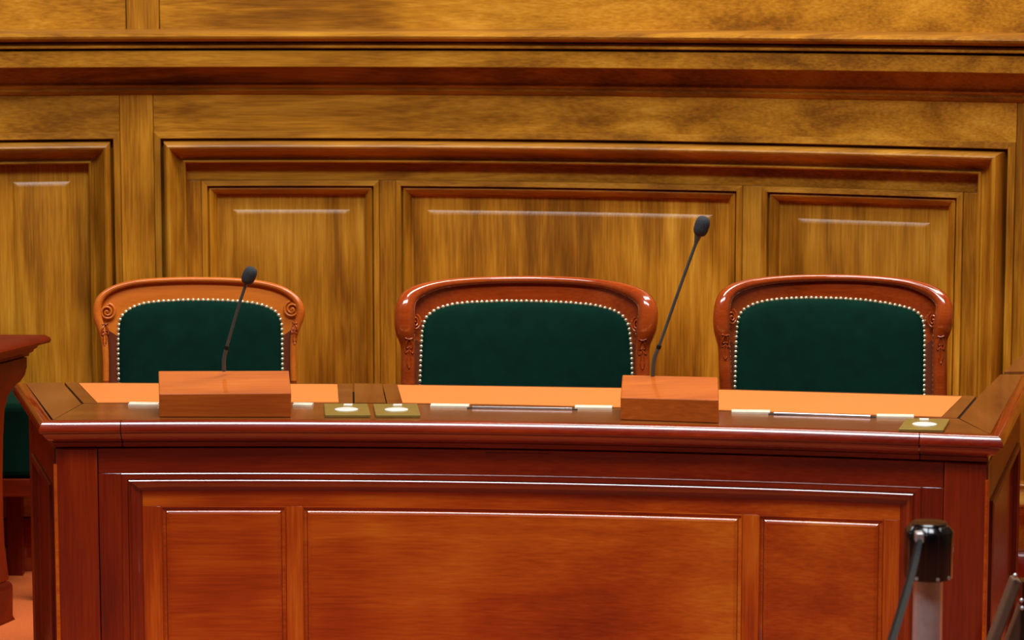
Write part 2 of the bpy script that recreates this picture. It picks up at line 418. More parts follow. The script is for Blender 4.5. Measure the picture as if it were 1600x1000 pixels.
NOSE = [(-0.030, zn1), (-0.0135, zn1), (-0.0115, zn1 - 0.0004), (-0.0098, zn1 - 0.0016), (-0.0078, zn1 - 0.0042), (-0.0050, zn1 - 0.0085), (-0.0026, zn1 - 0.0130),
        (-0.0008, zn1 - 0.0175), (0.0, zn1 - 0.0205), (-0.0012, zn0 + 0.0030), (-0.0040, zn0 + 0.0008), (-0.009, zn0), (-0.030, zn0)]
COVE = [(-0.032, zn0 - .0002), (-0.008, zn0 - .0005), (-0.010, zn0 - 0.004), (-0.016, z0(686)), (-0.024, z0(690)), (-0.030, z0(691.5)), (-0.036, z0(692.8)), (-0.036, z0(694)), (-0.034, z0(695)), (-0.034, z0(701)), (-0.040, z0(703)), (-0.050, z0(703.5))]
XI = 1.102 + (nR.y + dirR.y * LBR - 6.41) * .338
bL = tuple((nL.xy + dirL * LB)); bR = tuple((nR.xy + dirR * LBR))
pc = front_path(uJ0 + .001, uJ1 - .001, 0)
pl = [bL] + front_path(uL, uJ0 - .001, 0, 4)
pr = front_path(uJ1 + .001, uR, 0, 4) + [bR]
for pth in (pl, pc, pr):
    sweep(pth, NOSE, 'edge_moulding', 'mah_h', desk)
    sweep(pth, COVE, 'cove_moulding', 'mah_h', desk)
# desktop boards (laid on a dark bearer so that the joints read)
TH = 0.022
def ptop(px, py): return PZ(px, py, ZT).xy
def front_in(u0, u1, off, n=12): return [Vector(q) for q in front_path(u0, u1, off, n)]
yb = lambda x: 0
bkL = ptop(36, 597); bkL2 = ptop(99, 597); bkL3 = ptop(123, 597.5)
mtL = ptop(129, 631)                                   # inner corner of the left mitre
bk1r = ptop(552, 599); fr1r = ptop(553, 630)
bk2l = ptop(598, 599.5); fr2l = ptop(604, 630.5)
fr_m = [ptop(x, y) for x, y in ((129, 631), (350, 630), (553, 630.5), (604, 631), (800, 634), (1000, 639), (1200, 645), (1350, 649.5), (1497, 654))]
bkR = ptop(1527, 618.5); mtR = ptop(1497, 654)
u_in = lambda off, u0, u1, n=14: front_in(u0, u1, off, n)
mg = 0.031
fpts = u_in(mg, uL + .03, uR - .03)
under = [bkL] + u_in(.02, uL + .012, uR - .012) + [Vector(bR) + Vector((-.03, 0)), Vector((XI, bR[1])), bkR]
MB().prism(under, ZT - TH - 0.012, ZT - TH + 0.010).build('bearer', 'dark', desk, smooth=False)
MB().prism(fpts + list(reversed(fr_m)), ZT - TH, ZT).build('front_board', 'top', desk, smooth=False)
gp = 0.0018
Lb = [Vector(bL) + Vector((.032, 0)), fpts[0] + Vector((-.001, .003)), mtL + Vector((-.003, 0)), bkL2 + Vector((-.003, 0))]
MB().prism(Lb, ZT - TH, ZT).build('side_board', 'topside', desk, smooth=False)
Rb = [mtR + Vector((.004, 0.001)), fpts[-1] + Vector((.001, .003)), Vector(bR) + Vector((-.031, 0)), Vector((XI, bR[1])), bkR + Vector((.004, 0))]
MB().prism(Rb, ZT - TH, ZT).build('side_board', 'topside', desk, smooth=False)
def back(px): # back edge of the desk in the photograph
    t = [(99, 597), (527, 599), (621, 600), (1000, 605.5), (1125, 607.5), (1527, 618.5)]
    for (a, p), (b, q) in zip(t, t[1:]):
        if px <= b: return p + (q - p) * (px - a) / (b - a)
    return t[-1][1]
def frontl(px):
    t = [(129, 629.5), (350, 628.5), (553, 629), (604, 629.5), (800, 632.5), (1000, 637.5), (1200, 643.5), (1350, 648), (1497, 652.5)]
    for (a, p), (b, q) in zip(t, t[1:]):
        if px <= b: return p + (q - p) * (px - a) / (b - a)
    return t[-1][1]
def flap(bl, br, fl_, fr_, lb, rb, lf, rf, name='writing_flap'):
    """flap outline: back-left px, back-right, front-left, front-right; leather outline the same way"""
    n = 6
    out = [ptop(x, back(x)) for x in lin(bl, br, n)] + [ptop(x, frontl(x) + .5) for x in lin(fr_, fl_, n)]
    f = MB().prism(list(reversed(out)), ZT - TH, ZT - 0.0005).build(name, 'top', desk, smooth=False)
    le = [PZ(x, back(x) + 1.5, ZT + .001).xy for x in lin(lb, rb, n)] + [PZ(x, frontl(x) - .6, ZT + .001).xy for x in lin(rf, lf, n)]
    MB().prism(list(reversed(le)), ZT - 0.004, ZT + 0.0012).build('leather_inlay', 'leather', f, smooth=False)
    return f
flap(101, 551, 131, 551, 123, 527, 152, 529)
flap(607, 1044, 608, 1048, 621, 1022, 629, 1024) if False else flap(598, 1044, 605, 1046, 621, 1022, 629, 1023)
flap(1066, 1525, 1068, 1495, 1088, 1503, 1088, 1471)
dv = [ptop(553.5, 599), ptop(596, 599.5), ptop(603, 629.5), ptop(554, 629.2)]
MB().prism(dv, ZT - TH, ZT).build('divider_board', 'topside', desk, smooth=False)
dv = [ptop(1045.5, back(1045)), ptop(1064.5, back(1065)), ptop(1066.5, frontl(1066)), ptop(1047.5, frontl(1047))]
MB().prism(dv, ZT - TH, ZT).build('divider_board', 'topside', desk, smooth=False)
# hinges and slot handles at the front of each flap
def hinge(x0, x1, y0, y1):
    a = PZ(x0, y1, ZT); b = PZ(x1, y1 + (x1 - x0) * 0.015, ZT); 
    d = (b - a).normalized(); n = Vector((-d.y, d.x, 0))
    mb = MB(); w_ = 0.030
    mb.prism([a.xy, b.xy, (b + n * w_).xy, (a + n * w_).xy], ZT, ZT + 0.004)
    mb.tube([a + n * w_ / 2 + Vector((0, 0, .004)), b + n * w_ / 2 + Vector((0, 0, .004))], 0.003, 8)
    return mb.build('hinge', 'cream', desk)
for h_ in ((200, 246, 631, 634), (457, 487, 631, 635), (672, 732, 631.5, 636.5), (898, 956, 635, 639), (1143, 1203, 641, 646), (1370, 1428, 648, 653)):
    hinge(*h_)
def slot(x0, x1, ya, yb_):
    a = PZ(x0, ya, ZT); b = PZ(x1, yb_, ZT)
    MB().tube([a + Vector((-.012, 0, 0.000)), b + Vector((.012, 0, 0.000))], 0.0035, 8).build('handle_groove', 'dark', desk)
    mb = MB().tube([a + Vector((0, 0, .002)), b + Vector((0, 0, .002))], 0.0045, 10)
    mb.build('flap_handle', 'silver', desk)
slot(738, 894, 638.5, 641); slot(1209, 1360, 648, 653)
# body: pilasters, frieze, big frame, three raised panels
zf = bz(703.5); zfr1 = bz(739.5); zBot = 0.10; zp = bz(794.5)
pl0, pl1 = bx(92), bx(156); pr0, pr1 = bx(1466), bx(1532)
BD = -BOFF
def MBd(u, d, z): return MD(u, d + BD, z)
slab(pl0, pl1, 0.0, zf + .005, 0.006, MBd, 'pilaster', 'mah_v', desk, th=.02, ch=.003)
slab(pr0, pr1, 0.0, zf + .005, 0.006, MBd, 'pilaster', 'mah_v', desk, th=.02, ch=.003)
fx0, fx1 = bx(192), bx(1431)
slab(pl1 + .0015, pr0 - .0015, zfr1 - .0005, zf + .004, 0.0, MBd, 'frieze_board', 'mah_h', desk, th=.02)
slab(pl1 + .0015, fx0 + .0005, 0.0, zfr1 - .001, 0.0, MBd, 'stile', 'mah_v', desk, th=.02)
slab(fx1 - .0005, pr0 - .0015, 0.0, zfr1 - .001, 0.0, MBd, 'stile', 'mah_v', desk, th=.02)
slab(fx0 + .001, fx1 - .001, 0.0, zBot, 0.0, MBd, 'bottom_rail', 'mah_h', desk, th=.02)
FR = [(0.0, -0.002), (0.0004, 0.002), (0.0022, 0.0034), (0.0030, 0.002), (0.0142, 0.0015), (0.0148, -0.003), (0.0160, -0.003), (0.0164, 0.0014), (0.0182, 0.0028), (0.0198, 0.0036), (0.0206, 0.0028), (0.022, -0.003), (0.030, -0.010), (0.040, -0.015), (0.0425, -0.015), (0.043, -0.018), (0.046, -0.0185)]
frame(fx0, fx1, zBot, zfr1, FR, MBd, mah, desk)
pb = [(bx(253), bx(445)), (bx(472), bx(1153)), (bx(1180), bx(1372))]
ii0, ii1 = fx0 + .045, fx1 - .045; izt = zfr1 - .045; izb = zBot + .045; pzb = zBot + .09
slab(ii0, ii1, zp, izt, -0.018, MBd, 'inner_rail', 'panel', desk, th=.015, ch=.0005)
slab(ii0, ii1, izb, pzb, -0.018, MBd, 'inner_rail', 'panel', desk, th=.015, ch=.0005)
pv = wood('mahogany_panel_vertical', PAN, 'z', rough=0.32, coat=0.8, coat_rough=0.05, var=0.04)
ed = [ii0] + [v for q in pb for v in q] + [ii1]
for i in range(0, 8, 2): slab(ed[i] + .0003, ed[i + 1] - .0003, pzb, zp, -0.018, MBd, 'inner_stile', pv, desk, th=.015, ch=.0005)
for p, q in pb:
    raised(p, q, pzb, zp, [(0, -.0185), (0.0006, -.0150), (0.0016, -.0150), (0.0022, -.0190), (0.0090, -.0200), (0.0100, -.0180), (0.0104, -.0160), (0.0135, -.0138), (0.0168, -.0121), (0.0182, -.0117), (0.0186, -.0122)], MBd, 'raised_panel', 'panel', desk)
# pale plate on the frieze
pa = P(756, 707, SB); pb_ = P(855, 717, SB)
slab(pa.x, pb_.x, pb_.z, pa.z, 0.002, MBd, 'frieze_plate', 'mah_h', desk, th=.003, ch=.0004)
# backing of the body (closed carcass board)
strip([(-.02, 0.0), (-.02, zf + .02), (-.035, zf + .02), (-.035, 0.0)], pl0, pr1, MBd, 'carcass', 'dark', desk)
# side faces
def side_mapper(c, d, sgn):
    nrm = Vector((d.y, -d.x)) * sgn
    def m(u, dd, z): return Vector((c.x + d.x * u + nrm.x * dd, c.y + d.y * u + nrm.y * dd, z))
    return m
cL = MBd(pl0 - .002, 0.004, 0).xy; cR = MBd(pr1 + .002, 0.004, 0).xy
ms = side_mapper(cL, dirL, -1); mr_ = side_mapper(cR, dirR, 1)
for mm_, LL in ((ms, LB), (mr_, LBR)):
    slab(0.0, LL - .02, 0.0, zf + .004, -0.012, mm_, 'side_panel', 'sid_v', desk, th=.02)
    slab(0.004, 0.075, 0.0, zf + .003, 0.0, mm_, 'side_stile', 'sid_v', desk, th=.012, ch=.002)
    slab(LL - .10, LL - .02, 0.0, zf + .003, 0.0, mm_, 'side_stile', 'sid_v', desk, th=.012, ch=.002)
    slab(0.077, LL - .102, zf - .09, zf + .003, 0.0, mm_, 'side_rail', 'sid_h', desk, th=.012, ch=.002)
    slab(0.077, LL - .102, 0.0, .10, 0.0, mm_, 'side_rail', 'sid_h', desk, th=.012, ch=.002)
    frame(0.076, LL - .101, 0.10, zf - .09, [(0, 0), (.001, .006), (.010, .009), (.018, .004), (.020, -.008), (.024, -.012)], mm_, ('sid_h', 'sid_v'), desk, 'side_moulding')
# vertical corner beads
for u in (pl0 - .001, pr1 + .001):
    p = MBd(u, 0.004, 0); MB().tube([p, p + Vector((0, 0, zf - .03))], 0.0045, 10).build('corner_bead', 'panel', desk)

# ------------------------------------------------ side wing on the right that carries the desk line further back
wing = thing('wing_desk', 'dark brown wing desk running back from the right end of the long desk', 'desk', (1.45, 6.9, 0))
q0 = Vector(bR) + dirR * 0.045; q1 = q0 + dirR * .60
nin = Vector((-dirR.y, dirR.x))                        # towards the chairs
di = (ptop(1600, 552) - ptop(1533, 614.5)).normalized(); i0 = Vector((XI + .002, bR[1])) + di * .045; i1 = i0 + di * .58
MB().prism([q0 + nin * .02, q1 + nin * .02, i1, i0], ZT - .022, ZT).build('wing_top', 'topside', wing, smooth=False)
sweep([tuple(q0), tuple(q1)], NOSE, 'edge_moulding', 'mah_h', wing)
sweep([tuple(q0), tuple(q1)], COVE, 'cove_moulding', 'mah_h', wing)
mw = side_mapper(q0, dirR, 1)
slab(0.0, .60, 0, zf + .004, -.057, mw, 'wing_panel', 'mah_v', wing, th=.03)
for a_, b_ in ((0.0, .08), (.52, .60)): slab(a_, b_, 0, zf + .003, -.045, mw, 'wing_stile', 'mah_v', wing, th=.012, ch=.002)
for a_, b_ in ((.081, .519),):
    slab(a_, b_, zf - .09, zf + .003, -.045, mw, 'wing_rail', 'mah_h', wing, th=.012, ch=.002)
    slab(a_, b_, 0, .1, -.045, mw, 'wing_rail', 'mah_h', wing, th=.012, ch=.002)
MB().prism([i0 - nin * .03, i1 - nin * .03, i1, i0], 0, ZT - .022).build('wing_inner_board', 'mah_v', wing, smooth=False)

# ================================================================== CHAIRS
def resample(pts, n):
    L_ = [0]
    for a_, b_ in zip(pts, pts[1:]): L_.append(L_[-1] + math.dist(a_[:2], b_[:2]))
    out = []; k = 0
    for i in range(n):
        s = L_[-1] * i / (n - 1)
        while k < len(L_) - 2 and s > L_[k + 1]: k += 1
        t = (s - L_[k]) / max(1e-9, L_[k + 1] - L_[k])
        out.append([p + (q - p) * t for p, q in zip(pts[k], pts[k + 1])])
    return out
def smoothc(pts, it=2):
    for _ in range(it):
        q = [pts[0]]
        for a_, b_ in zip(pts, pts[1:]):
            q.append([x * .75 + y * .25 for x, y in zip(a_, b_)]); q.append([x * .25 + y * .75 for x, y in zip(a_, b_)])
        q.append(pts[-1]); pts = q
    return pts
def make_chair(label, Yc, c, rim, green, ztie, face_mat, volutes, leafy, vr):
    xc = P((rim[0][0] + rim[-1][0]) / 2, 500, lambda x, z: Yc).x
    S = lambda x, z: Yc - c * (x - xc) ** 2 + 0.16 * (z - 0.85)
    px = Yc / F
    ch = thing('armchair', label, 'chair', (xc, Yc - .22, 0), 'green velvet armchairs behind the long desk')
    rim_s = smoothc([list(map(float, p)) for p in rim]); gr = smoothc([list(map(float, p)) for p in green])
    rp = [P(p[0], p[1], S) + Vector((0, -0.006 - max(0, p[2] - 7) * px * .55, 0)) for p in rim_s]
    # the posts run on down to the floor as the back legs
    zb_ = 0.70
    low = lambda p, s: [Vector((p.x, p.y, p.z)) + Vector((0, 0, 0)), ]
    L0 = rp[0]; R0 = rp[-1]
    rr = [p[2] * px for p in rim_s]
    mb = MB().tube(rp, rr, 14); mb.build('back_rim', face_mat, ch, angle=60)
    for Q in (L0, R0):
        s = 1 if Q is R0 else -1
        pts = [Q + Vector((0, 0, .01)), Vector((Q.x, Yc - c * (Q.x - xc) ** 2 - .03, .48)), Vector((Q.x, Q.y + .02, .25)), Vector((Q.x, Q.y + .10, .0))]
        MB().tube(pts, [rr[0], .02, .019, .016], 12).build('leg', 'chair', ch, angle=60)
    N_ = 90
    ro = resample(rim_s, N_); gi = resample(gr, N_)
    ycut = 508 if face_mat != 'chair' else 528
    ka = next(k for k in range(N_) if ro[k][1] < ycut); kb = N_ - 1 - next(k for k in range(N_) if ro[N_ - 1 - k][1] < ycut)
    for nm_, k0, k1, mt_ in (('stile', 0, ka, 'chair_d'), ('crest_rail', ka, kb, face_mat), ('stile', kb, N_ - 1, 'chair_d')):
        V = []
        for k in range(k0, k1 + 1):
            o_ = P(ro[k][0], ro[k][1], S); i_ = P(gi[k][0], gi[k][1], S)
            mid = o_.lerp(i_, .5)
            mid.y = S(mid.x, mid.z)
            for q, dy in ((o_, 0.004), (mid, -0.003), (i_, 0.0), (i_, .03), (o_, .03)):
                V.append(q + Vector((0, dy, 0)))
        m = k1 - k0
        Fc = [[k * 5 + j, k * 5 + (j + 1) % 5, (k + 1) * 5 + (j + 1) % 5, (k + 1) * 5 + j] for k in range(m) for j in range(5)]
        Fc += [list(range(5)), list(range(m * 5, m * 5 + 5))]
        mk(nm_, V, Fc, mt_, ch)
    # rounded bead between rim and face
    # cushion
    g3 = [P(p[0], p[1], S) for p in resample(gr, 70)]
    bl_, br_ = g3[0].copy(), g3[-1].copy()
    nb = 14
    zlow = 0.56
    side_l = [Vector((bl_.x, S(bl_.x, z), z)) for z in lin(zlow, bl_.z, 6)[:-1]]
    side_r = [Vector((br_.x, S(br_.x, z), z)) for z in lin(br_.z, zlow, 6)[1:]]
    bot = [Vector((x, S(x, zlow), zlow)) for x in lin(br_.x, bl_.x, nb)[1:-1]]
    loop = side_l + g3 + side_r + bot
    cen = Vector((xc, 0, sum(p.z for p in g3) / len(g3) - .08))
    V = []; ks = [1.0, .975, .94, .88, .8, .65, .5, .3, .12]
    hs = [0.0, .008, .013, .017, .020, .022, .024, .025, .025]
    for k_, h_ in zip(ks, hs):
        for p in loop:
            x = cen.x + (p.x - cen.x) * k_; z = cen.z + (p.z - cen.z) * k_
            V.append(Vector((x, S(x, z) - h_, z)))
    m_ = len(loop); Fc = [[i * m_ + j, i * m_ + (j + 1) % m_, (i + 1) * m_ + (j + 1) % m_, (i + 1) * m_ + j] for i in range(len(ks) - 1) for j in range(m_)]
    Fc.append(list(range((len(ks) - 1) * m_, len(ks) * m_)))
    mk('back_cushion', V, Fc, 'velvet', ch, angle=70)
    V = [Vector((p.x, p.y + .028, p.z)) for p in loop]
    mk('back_board', V + [v + Vector((0, .012, 0)) for v in V], [list(range(m_)), list(range(m_, 2 * m_))] + [[i, (i + 1) % m_, m_ + (i + 1) % m_, m_ + i] for i in range(m_)], 'chair', ch, smooth=False)
    # nails
    L_ = sum(math.dist(a_, b_) for a_, b_ in zip(gr, gr[1:]))
    nn = int(L_ / 7.6); mb = MB()
    nl = resample([[p[0], p[1]] for p in gr], nn)
    for p in nl:
        q = P(p[0], p[1], S)
        mb.lathe([(0.0052, 0.0), (0.0050, .0018), (0.0038, .0036), (0.0015, .0046), (0.0003, .0048)], q + Vector((random.uniform(-.0004, .0004), 0.0, random.uniform(-.0004, .0004))), (0, -1, 0.0), 10)
    n_ = mb.build('nail_trim', 'nail', ch, angle=80); n_['kind'] = 'stuff'; n_['label'] = 'row of small pale brass upholstery nails'
    # volutes and leaves
    for s, (vx, vy) in zip((-1, 1), volutes):
        sx, sy, r0 = vr
        pts = []; rad = []
        turns = 2.1
        for i in range(44):
            t = i / 43; a_ = math.pi / 2 + s * 0.2 + s * -1 * t * turns * 2 * math.pi * -1
            r = r0 * (1 - t) ** .85 + 0.6
            p = P(vx + math.cos(a_) * r * sx, vy - math.sin(a_) * r * sy, S)
            pts.append(p + Vector((0, -0.008 - .006 * t - (.012 if face_mat == 'chair' else 0), 0))); rad.append((2.2 - 1.0 * t) * px)
        MB().tube(pts, rad, 8).build('volute', face_mat, ch, angle=80)
        q = P(vx, vy, S)
        mb = MB()
        mb.lathe([(0.5 * px, -.004), (r0 * .95 * px, -.002), (r0 * .9 * px, .004), (r0 * .4 * px, .006), (.2 * px, .0065)], q, (0, -1, 0), 20)
        mb.build('volute_boss', face_mat, ch, angle=60)
        # acanthus leaf
        mb = MB(); lx, ly, lw, lh = leafy[0 if s < 0 else 1]
        def line(pp, r0_):
            pts = [P(lx + a_ * lw * .5, ly + b_ * lh, S) for a_, b_ in smoothc(pp, 2)]
            pts = [p + Vector((0, leafdepth(p, rp, rr), 0)) for p in pts]
            mb.tube(pts, [r0_ * px * (.45 + .55 * math.sin(math.pi * i / (len(pts) - 1))) for i in range(len(pts))], 6)
        line([(0, 1.0), (-.42, .86), (-.40, .62), (0, .36)], 1.1); line([(0, 1.0), (.42, .86), (.40, .62), (0, .36)], 1.1)
        for sg in (-1, 1):
            line([(sg * .15, .42), (sg * .75, .55), (sg * .85, .30), (sg * .45, .12)], 1.5)
            line([(sg * .1, .30), (sg * .5, .38), (sg * .5, .18), (sg * .2, .04)], 1.3)
        line([(-.8, 0.0), (0, .06), (.8, 0.0)], 1.2)
        mb.build('carved_leaf', 'chair', ch, angle=80)
    # seat, seat rails and front legs (mostly behind the desk)
    hw = (R0.x - L0.x) / 2 - .01; yb_ = Yc - c * hw ** 2 - .02; yf = Yc - .46
    sw = hw
    ring = [(-sw, yb_), (-sw * 1.0, yf + .05), (-sw * .92, yf), (sw * .92, yf), (sw, yf + .05), (sw, yb_)]
    ring = [(xc + x, y) for x, y in ring]
    cxy = (xc, (yb_ + yf) / 2)
    V = []; lv = [(.98, .40), (1.0, .42), (1.0, .445), (.97, .465), (.85, .478), (.5, .485)]
    for k_, z in lv: V += [Vector((cxy[0] + (x - cxy[0]) * k_, cxy[1] + (y - cxy[1]) * k_, z)) for x, y in ring]
    Fc = [[i * 6 + j, i * 6 + (j + 1) % 6, (i + 1) * 6 + (j + 1) % 6, (i + 1) * 6 + j] for i in range(5) for j in range(6)] + [list(range(6)), list(range(30, 36))]
    mk('seat', V, Fc, 'velvet', ch, angle=60)
    MB().prism(ring, .33, .40).build('seat_rail', 'chair', ch, smooth=False)
    for s in (-1, 1):
        MB().lathe([(.014, 0), (.016, .02), (.014, .05), (.017, .15), (.024, .30), (.026, .33)], (xc + s * (sw - .035), yf + .04, 0), (0, 0, 1), 12).build('leg', 'chair', ch, angle=60)
    return ch
def smooth3(p):
    q = [p[0], p[0].lerp(p[1], .5), p[1], p[1].lerp(p[2], .5), p[2], p[2].lerp(p[3], .5), p[3]]
    return q
def leafdepth(p, rp, rr):
    best = 0
    for q, r in zip(rp, rr):
        d = math.hypot(p.x - q.x, p.z - q.z)
        if d < r: best = max(best, (q.y - math.sqrt(max(0, r * r - d * d)) - p.y) * -1)
    return -best - .001 if best > 0 else -.004

make_chair('green velvet armchair on the left, with a light orange crest and flat scrolls', 6.95, 0.35,
    [(166, 600, 5), (166, 560, 5), (164, 530, 5.5), (158, 510, 6.5), (153, 495, 7), (152, 480, 6.5), (156, 467, 6), (167, 456, 5), (185, 447, 4.6), (215, 440, 4.4), (260, 437, 4.2), (310, 436, 4), (370, 437.5, 4.2), (410, 442, 4.4), (440, 450, 4.8), (460, 463, 5.5), (470, 478, 6.5), (470, 493, 7), (465, 507, 6.5), (459, 525, 5.5), (458, 560, 5), (459, 600, 5)],
    [(186, 600), (185, 530), (186, 503), (192, 491), (203, 482), (222, 474.5), (250, 471), (300, 468.5), (360, 470), (395, 473), (420, 480), (435, 490), (440, 503), (441, 530), (441, 600)],
    0, 'chair_l', [(168.5, 486.5), (456.5, 482.5)], [(165, 505, 11, 34), (461, 503, 11, 34)], (1.0, 1.0, 12))
make_chair('wide green velvet armchair in the middle, behind the right-hand microphone', 6.95, 1.05,
    [(638, 603, 12), (638, 560, 11.5), (638, 540, 11.5), (636, 529, 13), (633, 515, 16), (632.5, 497, 16.5), (633, 479, 16), (640, 463, 13.5), (655, 454, 11), (675, 447, 8.5), (700, 442, 7), (750, 437.5, 6), (820, 436, 6), (890, 437.5, 6), (935, 442, 6.5), (965, 448, 8.5), (990, 457, 11), (1005, 467, 13.5), (1012, 480, 16), (1012, 498, 16.5), (1009, 516, 16), (1005, 530, 13.5), (1003, 541, 12), (1003, 560, 12), (1003, 607, 12.5)],
    [(656, 603), (658, 544), (659.5, 511), (667, 493), (685, 481), (715, 474), (760, 471.5), (799, 470.5), (850, 471.5), (904, 474), (940, 479), (967, 488), (982, 503), (986, 535), (989, 607)],
    0, 'chair', [(649.5, 502), (994, 506)], [(640, 525, 16, 48), (1003, 527, 16, 48)], (.72, 1.1, 10.5))
make_chair('green velvet armchair on the right, nearest the right end of the desk', 6.95, 1.05,
    [(1134, 612, 10), (1132, 570, 10), (1131, 540, 9.5), (1129, 529, 11), (1127, 514, 13), (1126.5, 493, 13.5), (1129, 472, 13), (1137, 457, 11), (1155, 447, 9), (1185, 440, 7), (1230, 435, 6), (1300, 433, 5.5), (1360, 435, 5.5), (1410, 440, 6.5), (1440, 448, 8.5), (1462, 459, 11), (1474, 473, 13), (1474, 491, 15), (1472, 508, 15), (1469, 521, 13), (1467.5, 531, 11.5), (1467, 560, 11.5), (1467, 618, 11.5)],
    [(1148, 612), (1149.6, 544), (1151, 511), (1155, 491), (1167, 479.5), (1191, 471), (1224, 466.6), (1275, 465.5), (1335, 467.5), (1380, 473), (1416, 480), (1437, 489), (1444.5, 505), (1444.5, 550), (1444, 618)],
    0, 'chair', [(1142.5, 494), (1455, 499)], [(1132, 520, 14, 40), (1467, 522, 15, 44)], (.68, 1.1, 10.5))

# ================================================================== THINGS ON THE DESK
def mic_box(label, bl, br, fl_, fr_, botl, botr, tilt):
    A = PZ(botl[0], botl[1], ZT + .0004); B = PZ(botr[0], botr[1], ZT + .0004)
    front = lambda off: (lambda x, z: A.y + (B.y - A.y) * (x - A.x) / (B.x - A.x) + off)
    fa = P(*fl_, front(0.0)); fb = P(*fr_, front(0.0)); ba = P(*bl, front(0.14)); bb_ = P(*br, front(0.14))
    A2 = Vector((ba.x, front(.15)(ba.x, 0), ZT + .0004)); B2 = Vector((bb_.x, front(.15)(bb_.x, 0), ZT + .0004))
    box = thing('microphone_box', label, 'box', ((A.x + B.x) / 2, A.y + .06, ZT), 'wooden microphone boxes')
    v = [A, B, fb, fa, A2, B2, bb_, ba]
    bm_ = MB().add(v, [(0, 1, 2, 3), (3, 2, 6, 7), (7, 6, 5, 4), (0, 3, 7, 4), (1, 5, 6, 2), (0, 4, 5, 1)])
    o = bm_.build('box_body', 'box', box, smooth=False)
    md = o.modifiers.new('bevel', 'BEVEL'); md.width = 0.0025; md.segments = 3
    return box, (ba + bb_) / 2
mic_box('wider wooden box holding the short microphone, left on the desk', (247.5, 579.5), (451.5, 579), (248.5, 615.5), (455, 614), (249, 652), (455, 652.5), 0)
mic_box('narrower wooden box holding the tall microphone, right of the centre', (972.5, 585.5), (1122, 589), (969.5, 621), (1123, 625), (969, 656), (1123, 661.5), 0)
def mic(label, pts, cone, foam_c, foam_r, Y):
    S = lambda x, z: Y - (z - .85) * .12
    q = [P(a_, b_, S) for a_, b_ in pts]
    t = thing('gooseneck_microphone', label, 'microphone', q[0], 'gooseneck microphones')
    low = smoothc([list(p) for p in q[:3]], 2); up = smoothc([list(p) for p in q[2:]], 2)
    MB().tube([Vector(p) for p in low], 0.0047, 10).build('flexible_base', 'neck', t, angle=70)
    MB().tube([Vector(p) for p in up], 0.0036, 10).build('gooseneck', 'neck', t, angle=70)
    j = q[2]; MB().tube([j - (q[3] - j).normalized() * .004, j + (q[3] - j).normalized() * .004], 0.0054, 10).build('joint_ring', 'belt', t, angle=70)
    a_ = q[-1]; b_ = P(*cone, S); ax = (b_ - a_).normalized(); L_ = (b_ - a_).length
    MB().lathe([(.0038, -.002), (.0048, L_ * .2), (.0085, L_ * .75), (.0095, L_ * .9), (.0095, L_ + .006)], a_, ax, 16).build('capsule_cone', 'neck', t, angle=50)
    MB().lathe([(.0099, L_ * .86), (.0102, L_ * .9), (.0102, L_ + .003), (.0098, L_ + .004)], a_, ax, 16).build('signal_ring', 'red', t, angle=50)
    c_ = P(*foam_c, S); rw, rl = foam_r[0] * Y / F, foam_r[1] * Y / F
    prof = []
    for i in range(13):
        ph = -math.pi / 2 + math.pi * i / 12
        e = .62
        prof.append((max(.0005, rw * abs(math.cos(ph)) ** e), rl * math.copysign(abs(math.sin(ph)) ** .8, ph)))
    MB().lathe(prof, c_, ax, 20).build('foam_windscreen', 'foam', t, angle=80)
    return t
mic('short gooseneck microphone in front of the left armchair', [(350, 580), (349.5, 560), (354, 543), (362, 515), (371, 484), (383.5, 446)], (388, 436), (389.5, 430.5), (10.8, 14.5), 6.16)
mic('tall gooseneck microphone leaning right beside the middle armchair', [(1020, 587), (1021.5, 562), (1029.5, 542), (1042, 507), (1060, 455), (1087, 381)], (1092, 364), (1096.5, 353.5), (11.8, 16), 6.14)

def call_plate(label, x0, x1, x0b, x1b, y0, y1, dskew=0):
    t = thing('call_button_plate', label, 'plate', PZ((x0 + x1) / 2, y1, ZT), 'brass call-button plates on the desktop')
    th = .007; zt = ZT + th
    A = PZ(x0, y1, zt); B = PZ(x1, y1 + dskew, zt); Cc = PZ(x1b, y0 + dskew * .7, zt); D_ = PZ(x0b, y0, zt)
    o = MB().prism([A.xy, B.xy, Cc.xy, D_.xy], ZT + .0004, zt).build('plate', 'brass', t, smooth=False)
    md = o.modifiers.new('bevel', 'BEVEL'); md.width = .001; md.segments = 2
    e1 = (B - A).normalized(); e2 = Vector((-e1.y, e1.x, 0))
    c_ = (A + B + Cc + D_) / 4
    MB().lathe([(.0265, 0), (.0265, .002), (.0255, .0024), (.010, .0026)], c_ - e2 * .012, (0, 0, 1), 28).build('button', 'white', t, angle=50)
    f = c_ + e2 * .052
    MB().prism([(f - e1 * .010 - e2 * .010).xy, (f + e1 * .010 - e2 * .010).xy, (f + e1 * .010 + e2 * .010).xy, (f - e1 * .010 + e2 * .010).xy], zt, zt + .0025).build('small_switch', 'white', t, smooth=False)
    return t
call_plate('brass call-button plate nearest the left microphone box, left of a pair', 508, 579, 506, 574, 630.5, 648)
call_plate('brass call-button plate right of a pair, just before the middle leather panel', 587, 657, 583, 652, 630.8, 648.3)
call_plate('single brass call-button plate at the right end of the desktop', 1404, 1474, 1416, 1484, 653.5, 670, 1.5)

